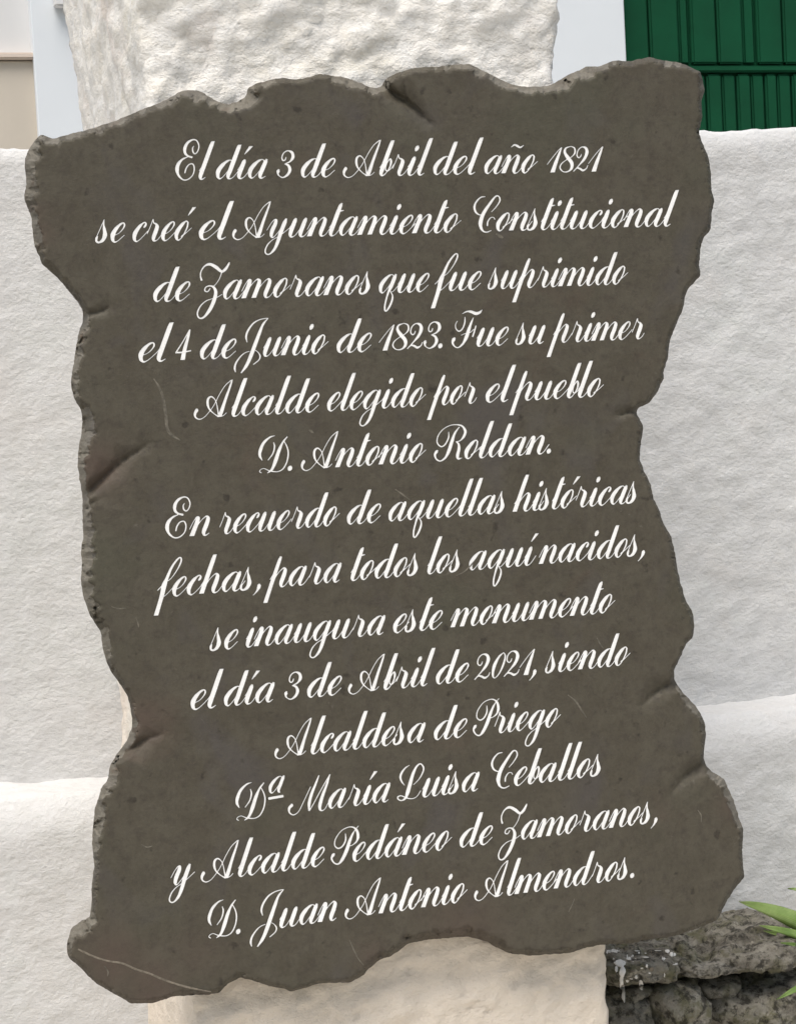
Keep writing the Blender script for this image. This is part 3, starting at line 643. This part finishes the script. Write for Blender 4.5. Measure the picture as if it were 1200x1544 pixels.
def pillar_disp(p):
    q = p.copy(); wf = math.exp(-(p.y-YP)/.02); wl = math.exp(-(p.x-XL)/.015); wr = math.exp(-(XR-p.x)/.015)
    a = Vector((p.x, YP, p.z)); r = rough(a, .011, 7, 0, 1.2) + rough(a, .009, 22, 4, 1.2) + rough(a, .006, 60, 9, 1.2)
    r += .004*noise.noise(Vector((p.x*3, 0, p.z*16+noise.noise(Vector((p.x*6, 0, p.z*3)))*2)))
    q.y += (-r*.9 + .004)*wf + .006*math.exp(-min(p.x-XL, XR-p.x)/.010)*wf
    a = Vector((XL, p.y, p.z)); q.x -= (rough(a, .009, 8, 3) + rough(a, .005, 28, 3) + rough(a, .003, 80, 3) + .012*max(0, (p.z-1.98)/.15)*(p.y/YW)**2*.9)*wl
    a = Vector((XR, p.y, p.z)); q.x += (rough(a, .012, 12, 3) + rough(a, .007, 38, 3))*wr
    q.x += .006*wl*math.exp(-(p.y-YP)/.012) - .006*wr*math.exp(-(p.y-YP)/.012)
    t_ = max(0, (1.9-p.z))/1.0
    q.x += (-.008 if p.x < (XL+XR)/2 else .007)*t_*(abs(p.x-(XL+XR)/2)/((XR-XL)/2))
    return q
pil = grid_box('stone_pillar', XL, XR, YP, YW+.02, ZB, ZT, .0075, (.80, 2.25), pillar_disp, M['pillar'])
tag(pil, 'rough whitewashed square stone pillar carrying the dark plaque', 'pillar')

# ================================================================== LOW WALL behind
zt = 0.5*(at(20, 230, YW).z + at(1130, 198, YW).z)
zl = 0.5*(at(60, 1184, YW).z + at(1130, 1046, YW).z)
lo, hi = YW-.3, YW-.02
for _ in range(40):
    mid = (lo+hi)/2
    if at(1130, 1078, mid).z > zl: lo = mid
    else: hi = mid
YL = (lo+hi)/2
xv0 = at(-60, 772, YW).x; xv1 = at(1260, 772, YW).x
wallt = empty('whitewashed_wall', 'low white limewashed wall with a ledge, running behind the pillar', 'wall')
def wall_disp(y0, ztop):
    def f(p):
        q = p.copy(); wy = max(0, 1-(p.y-y0)/.12)
        kx = 1.0 if p.x > XR-.1 else .6
        r = rough(p, .004, 3.2, 11, 1.0) + kx*rough(p, .0026, 13, 6, 1.1) + kx*rough(p, .0032, 48, 2, 1.1)
        if abs(p.y-y0) < 1e-4: q.y = p.y - r*(1.0 if ztop-p.z > .03 else (ztop-p.z)/.03)
        if p.y < y0+.12:
            e = ztop-p.z
            rr_ = .018 if ztop > 1.5 else .048
            if e < rr_*1.3: q.y += rr_*.6*(1-e/(rr_*1.3))**2.2*wy
        q.z = p.z + ((.011*(p.x+.3)/1.0 if ztop > 1.5 else 0) + rough((p.x, y0, ztop), .010, 6, 5) + rough((p.x, p.y, ztop), .004, 22, 5))*math.exp(-(ztop-p.z)/.035)
        return q
    return f
grid_box('upper_wall', -2.2, 2.6, YW, YW+.22, zl-.02, zt, .009, (zl-.02, zt), wall_disp(YW, zt), M['wall'], wallt, (xv0, xv1))
grid_box('ledge', -2.2, 2.6, YL, YW+.05, 0.0, zl, .009, (.62, zl), wall_disp(YL, zl), M['wall'], wallt, (xv0, xv1))

# ================================================================== HOUSE behind the wall
YH = 3.2
hx = lambda x, y=60: at(x, y, YH).x
hz = lambda x, y: at(x, y, YH).z
house = empty('white_house', 'white rendered house across the street, with a green metal door and a beige dado', 'house')
xd = hx(943, 50); xg = hx(49, 60)
zbase = 0.0
box('wall', xg, xd, YH, YH+.25, zbase, 4.2, M['house'], house, .004)
# recessed grey bay with beige dado and sill on the left
box('side_wall', xg-2.2, xg+.03, YH+.05, YH+.28, zbase, 4.2, M['greyw'], house)
zs_ = hz(20, 86)
box('dado', xg-2.2, xg+.028, YH+.030, YH+.048, zbase, zs_-.003, M['beige'], house, .003)
box('dado_rail', xg-2.2, xg+.006, YH+.008, YH+.049, zs_-.001, zs_+.016, M['trim'], house, .004)
za = hz(90, 6)
box('window_sill', hx(80, 6), hx(80, 6)+.30, YH-.045, YH-.002, za-.012, za+.03, M['greyw'], house, .004)
# green metal door
door = bpy.data.objects.new('metal_door', None); C.objects.link(door); door.parent = house
xe = xd+3.0; YD = YH+.07
box('door_sheet', xd+.002, xe, YD, YD+.03, zbase+.05, 3.6, M['green'], door)
box('wall_above_door', xd+.002, xe, YH, YH+.25, 3.62, 4.2, M['house'], house)
zr = hz(1130, 99)
box('door_rail', xd+.12, xe, YD-.026, YD-.001, zr-.010, zr+.010, M['green'], door, .005)
ups = [943, 989, 1035, 1052, 1092, 1132, 1152, 1192, 1232, 1252, 1292]
for i in range(len(ups)-1):
    a = hx(ups[i]+1.5, 50); b_ = hx(ups[i+1]-1.5, 50); deep = (i in (2, 5, 8))
    box('upper_panel', a, b_, YD-(.014 if deep else .024), YD-.002, zr+.016, 3.58, M['green'], door, .006)
low = [943, 989, 1019, 1048, 1073, 1097, 1119, 1141, 1162, 1181, 1203, 1224, 1246]
for i in range(len(low)-1):
    a = hx(low[i]+1.2, 50)+(hx(1100,150)-hx(1100,50))*0; b_ = hx(low[i+1]-1.2, 50)
    box('lower_panel', a, b_, YD-.022+.004*(i % 2), YD-.002, zbase+.08, zr-.016, M['green'], door, .006)

# ================================================================== STONE PLANTER and plant
pl = empty('rock_planter', 'low planter of dark mossy rocks beside the foot of the pillar', 'planter')
YS = .20
def stone(x0, x1, y0, y1, Y, depth, seed, amp=.010, name='stone', mat=None, parent=pl, n=30, pw=5.0, fine=.004):
    a = at(x0, y1, Y); b_ = at(x1, y0, Y); cx, cz = (a.x+b_.x)/2, (a.z+b_.z)/2; rx, rz = abs(b_.x-a.x)/2, abs(b_.z-a.z)/2
    V, Fc = [], []
    nu, nv = n*2, n
    for j in range(nv+1):
        th = math.pi*j/nv
        for i in range(nu):
            ph = 2*math.pi*i/nu; dx, dy, dz = math.sin(th)*math.cos(ph), math.sin(th)*math.sin(ph), math.cos(th)
            s = (abs(dx)**pw+abs(dy)**pw+abs(dz)**pw)**(-1/pw)
            d_ = Vector((dx*s, dy*s, dz*s)); p = Vector((cx+d_.x*rx, Y+depth/2+d_.y*depth/2, cz+d_.z*rz))
            r = amp*noise.fractal(p*9+Vector((seed, 0, 0)), .9, 2.1, 5) + fine*noise.fractal(p*40+Vector((0, seed, 0)), .8, 2.1, 4)
            V.append(p + Vector((dx, dy, dz))*r)
    for j in range(nv):
        for i in range(nu):
            q = (j*nu+i, (j+1)*nu+i, (j+1)*nu+(i+1) % nu, j*nu+(i+1) % nu); Fc.append(q)
    return obj(name, V, Fc, mat or M['rock'], parent)
STN = [stone(905, 1046, 1438, 1508, YS, .24, 1, .016, n=56, pw=3.2, fine=.009),
 stone(1030, 1250, 1424, 1500, YS-.012, .26, 2, .022, n=64, pw=3.2, fine=.009),
 stone(905, 1012, 1500, 1600, YS+.006, .22, 3, .016, n=44, pw=3.2, fine=.008),
 stone(1000, 1096, 1480, 1600, YS-.004, .22, 4, .018, n=44, pw=3.0, fine=.006),
 stone(1086, 1250, 1484, 1600, YS+.000, .24, 5, .020, n=50, pw=3.0, fine=.010),
 stone(985, 1060, 1486, 1530, YS+.03, .12, 6, .012, n=30, pw=2.6, fine=.007),
 stone(1070, 1130, 1478, 1520, YS+.03, .12, 7, .012, n=30, pw=2.6, fine=.007),
 stone(930, 1000, 1488, 1520, YS+.03, .10, 8, .012, n=26, pw=2.6, fine=.007),
 stone(1030, 1062, 1425, 1470, YS+.035, .10, 9, .010, n=22, pw=2.6, fine=.006)]
from mathutils.bvhtree import BVHTree
BV = []
for o_ in STN: BV.append(BVHTree.FromPolygons([v.co[:] for v in o_.data.vertices], [p.vertices[:] for p in o_.data.polygons]))
def drape(name, cx, cy, rx, ry, mat, seed, k_=1.0):
    """thin irregular splash of limewash lying on the rock surface"""
    ok = True; V = []; rings_ = 5; nn = 18
    for r_ in range(rings_+1):
        for a_ in range(nn):
            th = a_/nn*2*math.pi; rr = r_/rings_*(1+.45*noise.noise(Vector((math.cos(th)*1.3+seed, math.sin(th)*1.3, seed)))+.2*noise.noise(Vector((math.cos(th)*4+seed, math.sin(th)*4, seed))))
            x = cx+rx*rr*math.cos(th); y = cy+ry*rr*math.sin(th); q = at(x, y, 0); dr = (q-CAM).normalized(); best = None
            for t_ in BV:
                h = t_.ray_cast(CAM, dr)
                if h[0] is not None and (best is None or h[3] < best[1]): best = (h[0], h[3], h[1])
            if best is None: return None
            V.append(best[0] - dr*(.0022 if r_ < rings_ else -.001))
    Fc = []
    for r_ in range(rings_):
        for a_ in range(nn):
            b2 = (a_+1) % nn; Fc.append((r_*nn+a_, r_*nn+b2, (r_+1)*nn+b2, (r_+1)*nn+a_))
    return obj(name, V, Fc, mat, pl)
for q_ in ((935,1453,9,6,1),(938,1466,5,9,2),(937,1482,3.5,12,3),(940,1500,3.2,12,4),(966,1486,4,7,5),(959,1474,2.5,3,6),(929,1462,2.5,5,7),(975,1457,2,3,8),(1014,1440,5,4,9),(1000,1446,3,2.5,10),(948,1446,4,3,11)):
    drape('limewash_splash', q_[0], q_[1], q_[2], q_[3], M['white'], q_[4])
for i in range(38):
    x = 914+rw.random()*(60 if i % 2 else 110); y = 1434+rw.random()**2*(14 if i % 2 else 50)
    drape('lichen_patch', x, y, 1.0+rw.random()**2*5, .7+rw.random()**2*3.2, M['white'] if i % 3 else M['lit_edge_lichen'], i*3.7)
a0 = at(914, 1440, YS); b0 = at(1250, 1440, YS)
box('earth_core', a0.x+.004, b0.x, YS+.09, YL+.0, 0.0, at(1000, 1480, YS+.09).z, M['mortar'], pl)
def leaf(base, tip, wid, droop, roll, parent, name='leaf'):
    base = Vector(base); tip = Vector(tip); ax = tip-base; L = ax.length; side = ax.cross(Vector((0, 0, 1))).normalized(); upv = side.cross(ax).normalized()
    side = (side*math.cos(roll)+upv*math.sin(roll)); nrmv = ax.normalized().cross(side)
    V, Fc = [], []; n = 16
    for i in range(n+1):
        t = i/n; c = base+ax*t+Vector((0, 0, 1))*droop*4*t*(1-t); w_ = wid*(math.sin(math.pi*min(1, t*.86+.14)**.8)**.8+.02)*(1 if t < .999 else .05)
        for s in (-1, -.5, 0, .5, 1):
            V.append(c+side*w_*s + nrmv*(abs(s)*.35*w_ + .0015*math.sin(9*t+s*3)))
    for i in range(n):
        for s in range(4):
            a = i*5+s; Fc.append((a, a+1, a+6, a+5))
    o = obj(name, V, Fc, M['leaf'], parent)
    la = o.data.attributes.new('across', 'FLOAT', 'POINT'); la.data.foreach_set('value', [(-1, -.5, 0, .5, 1)[q % 5] for q in range(len(V))])
    md = o.modifiers.new('thick', 'SOLIDIFY'); md.thickness = .0008
    return o
plant = empty('strap_leaved_plant', 'bright green strap-leaved plant spilling over the rock planter at the right', 'plant')
B = at(1330, 1440, .26)
for (x, y, Y, wd, dr, ro) in ((1115,1360,.235,.016,.014,1.3),(1146,1396,.22,.010,.006,1.2),(1178,1422,.20,.007,.004,1.0),(1152,1404,.25,.009,.004,1.3),(1172,1507,.16,.008,.01,1.0),
                              (1188,1340,.34,.010,.03,.7),(1290,1250,.30,.012,.0,.3),(1400,1270,.30,.012,.0,-.2),(1460,1330,.27,.012,.02,.2),(1350,1230,.36,.011,.0,.1)):
    leaf(B+Vector((rw.uniform(-.01,.01), rw.uniform(-.01,.01), -.02)), at(x, y, Y), wd, dr, ro, plant)

# ================================================================== GROUND
def sheet(name, x0, x1, y0, y1, z, mat):
    return tag(obj(name, [(x0,y0,z),(x1,y0,z),(x1,y1,z),(x0,y1,z)], [(0,1,2,3)], mat, None, False), kind='structure')
sheet('ground', -60, 60, -60, 60, -0.004, M['asphalt'])
sheet('pavement', -12, 12, -6, YH, 0.0, M['ground'])
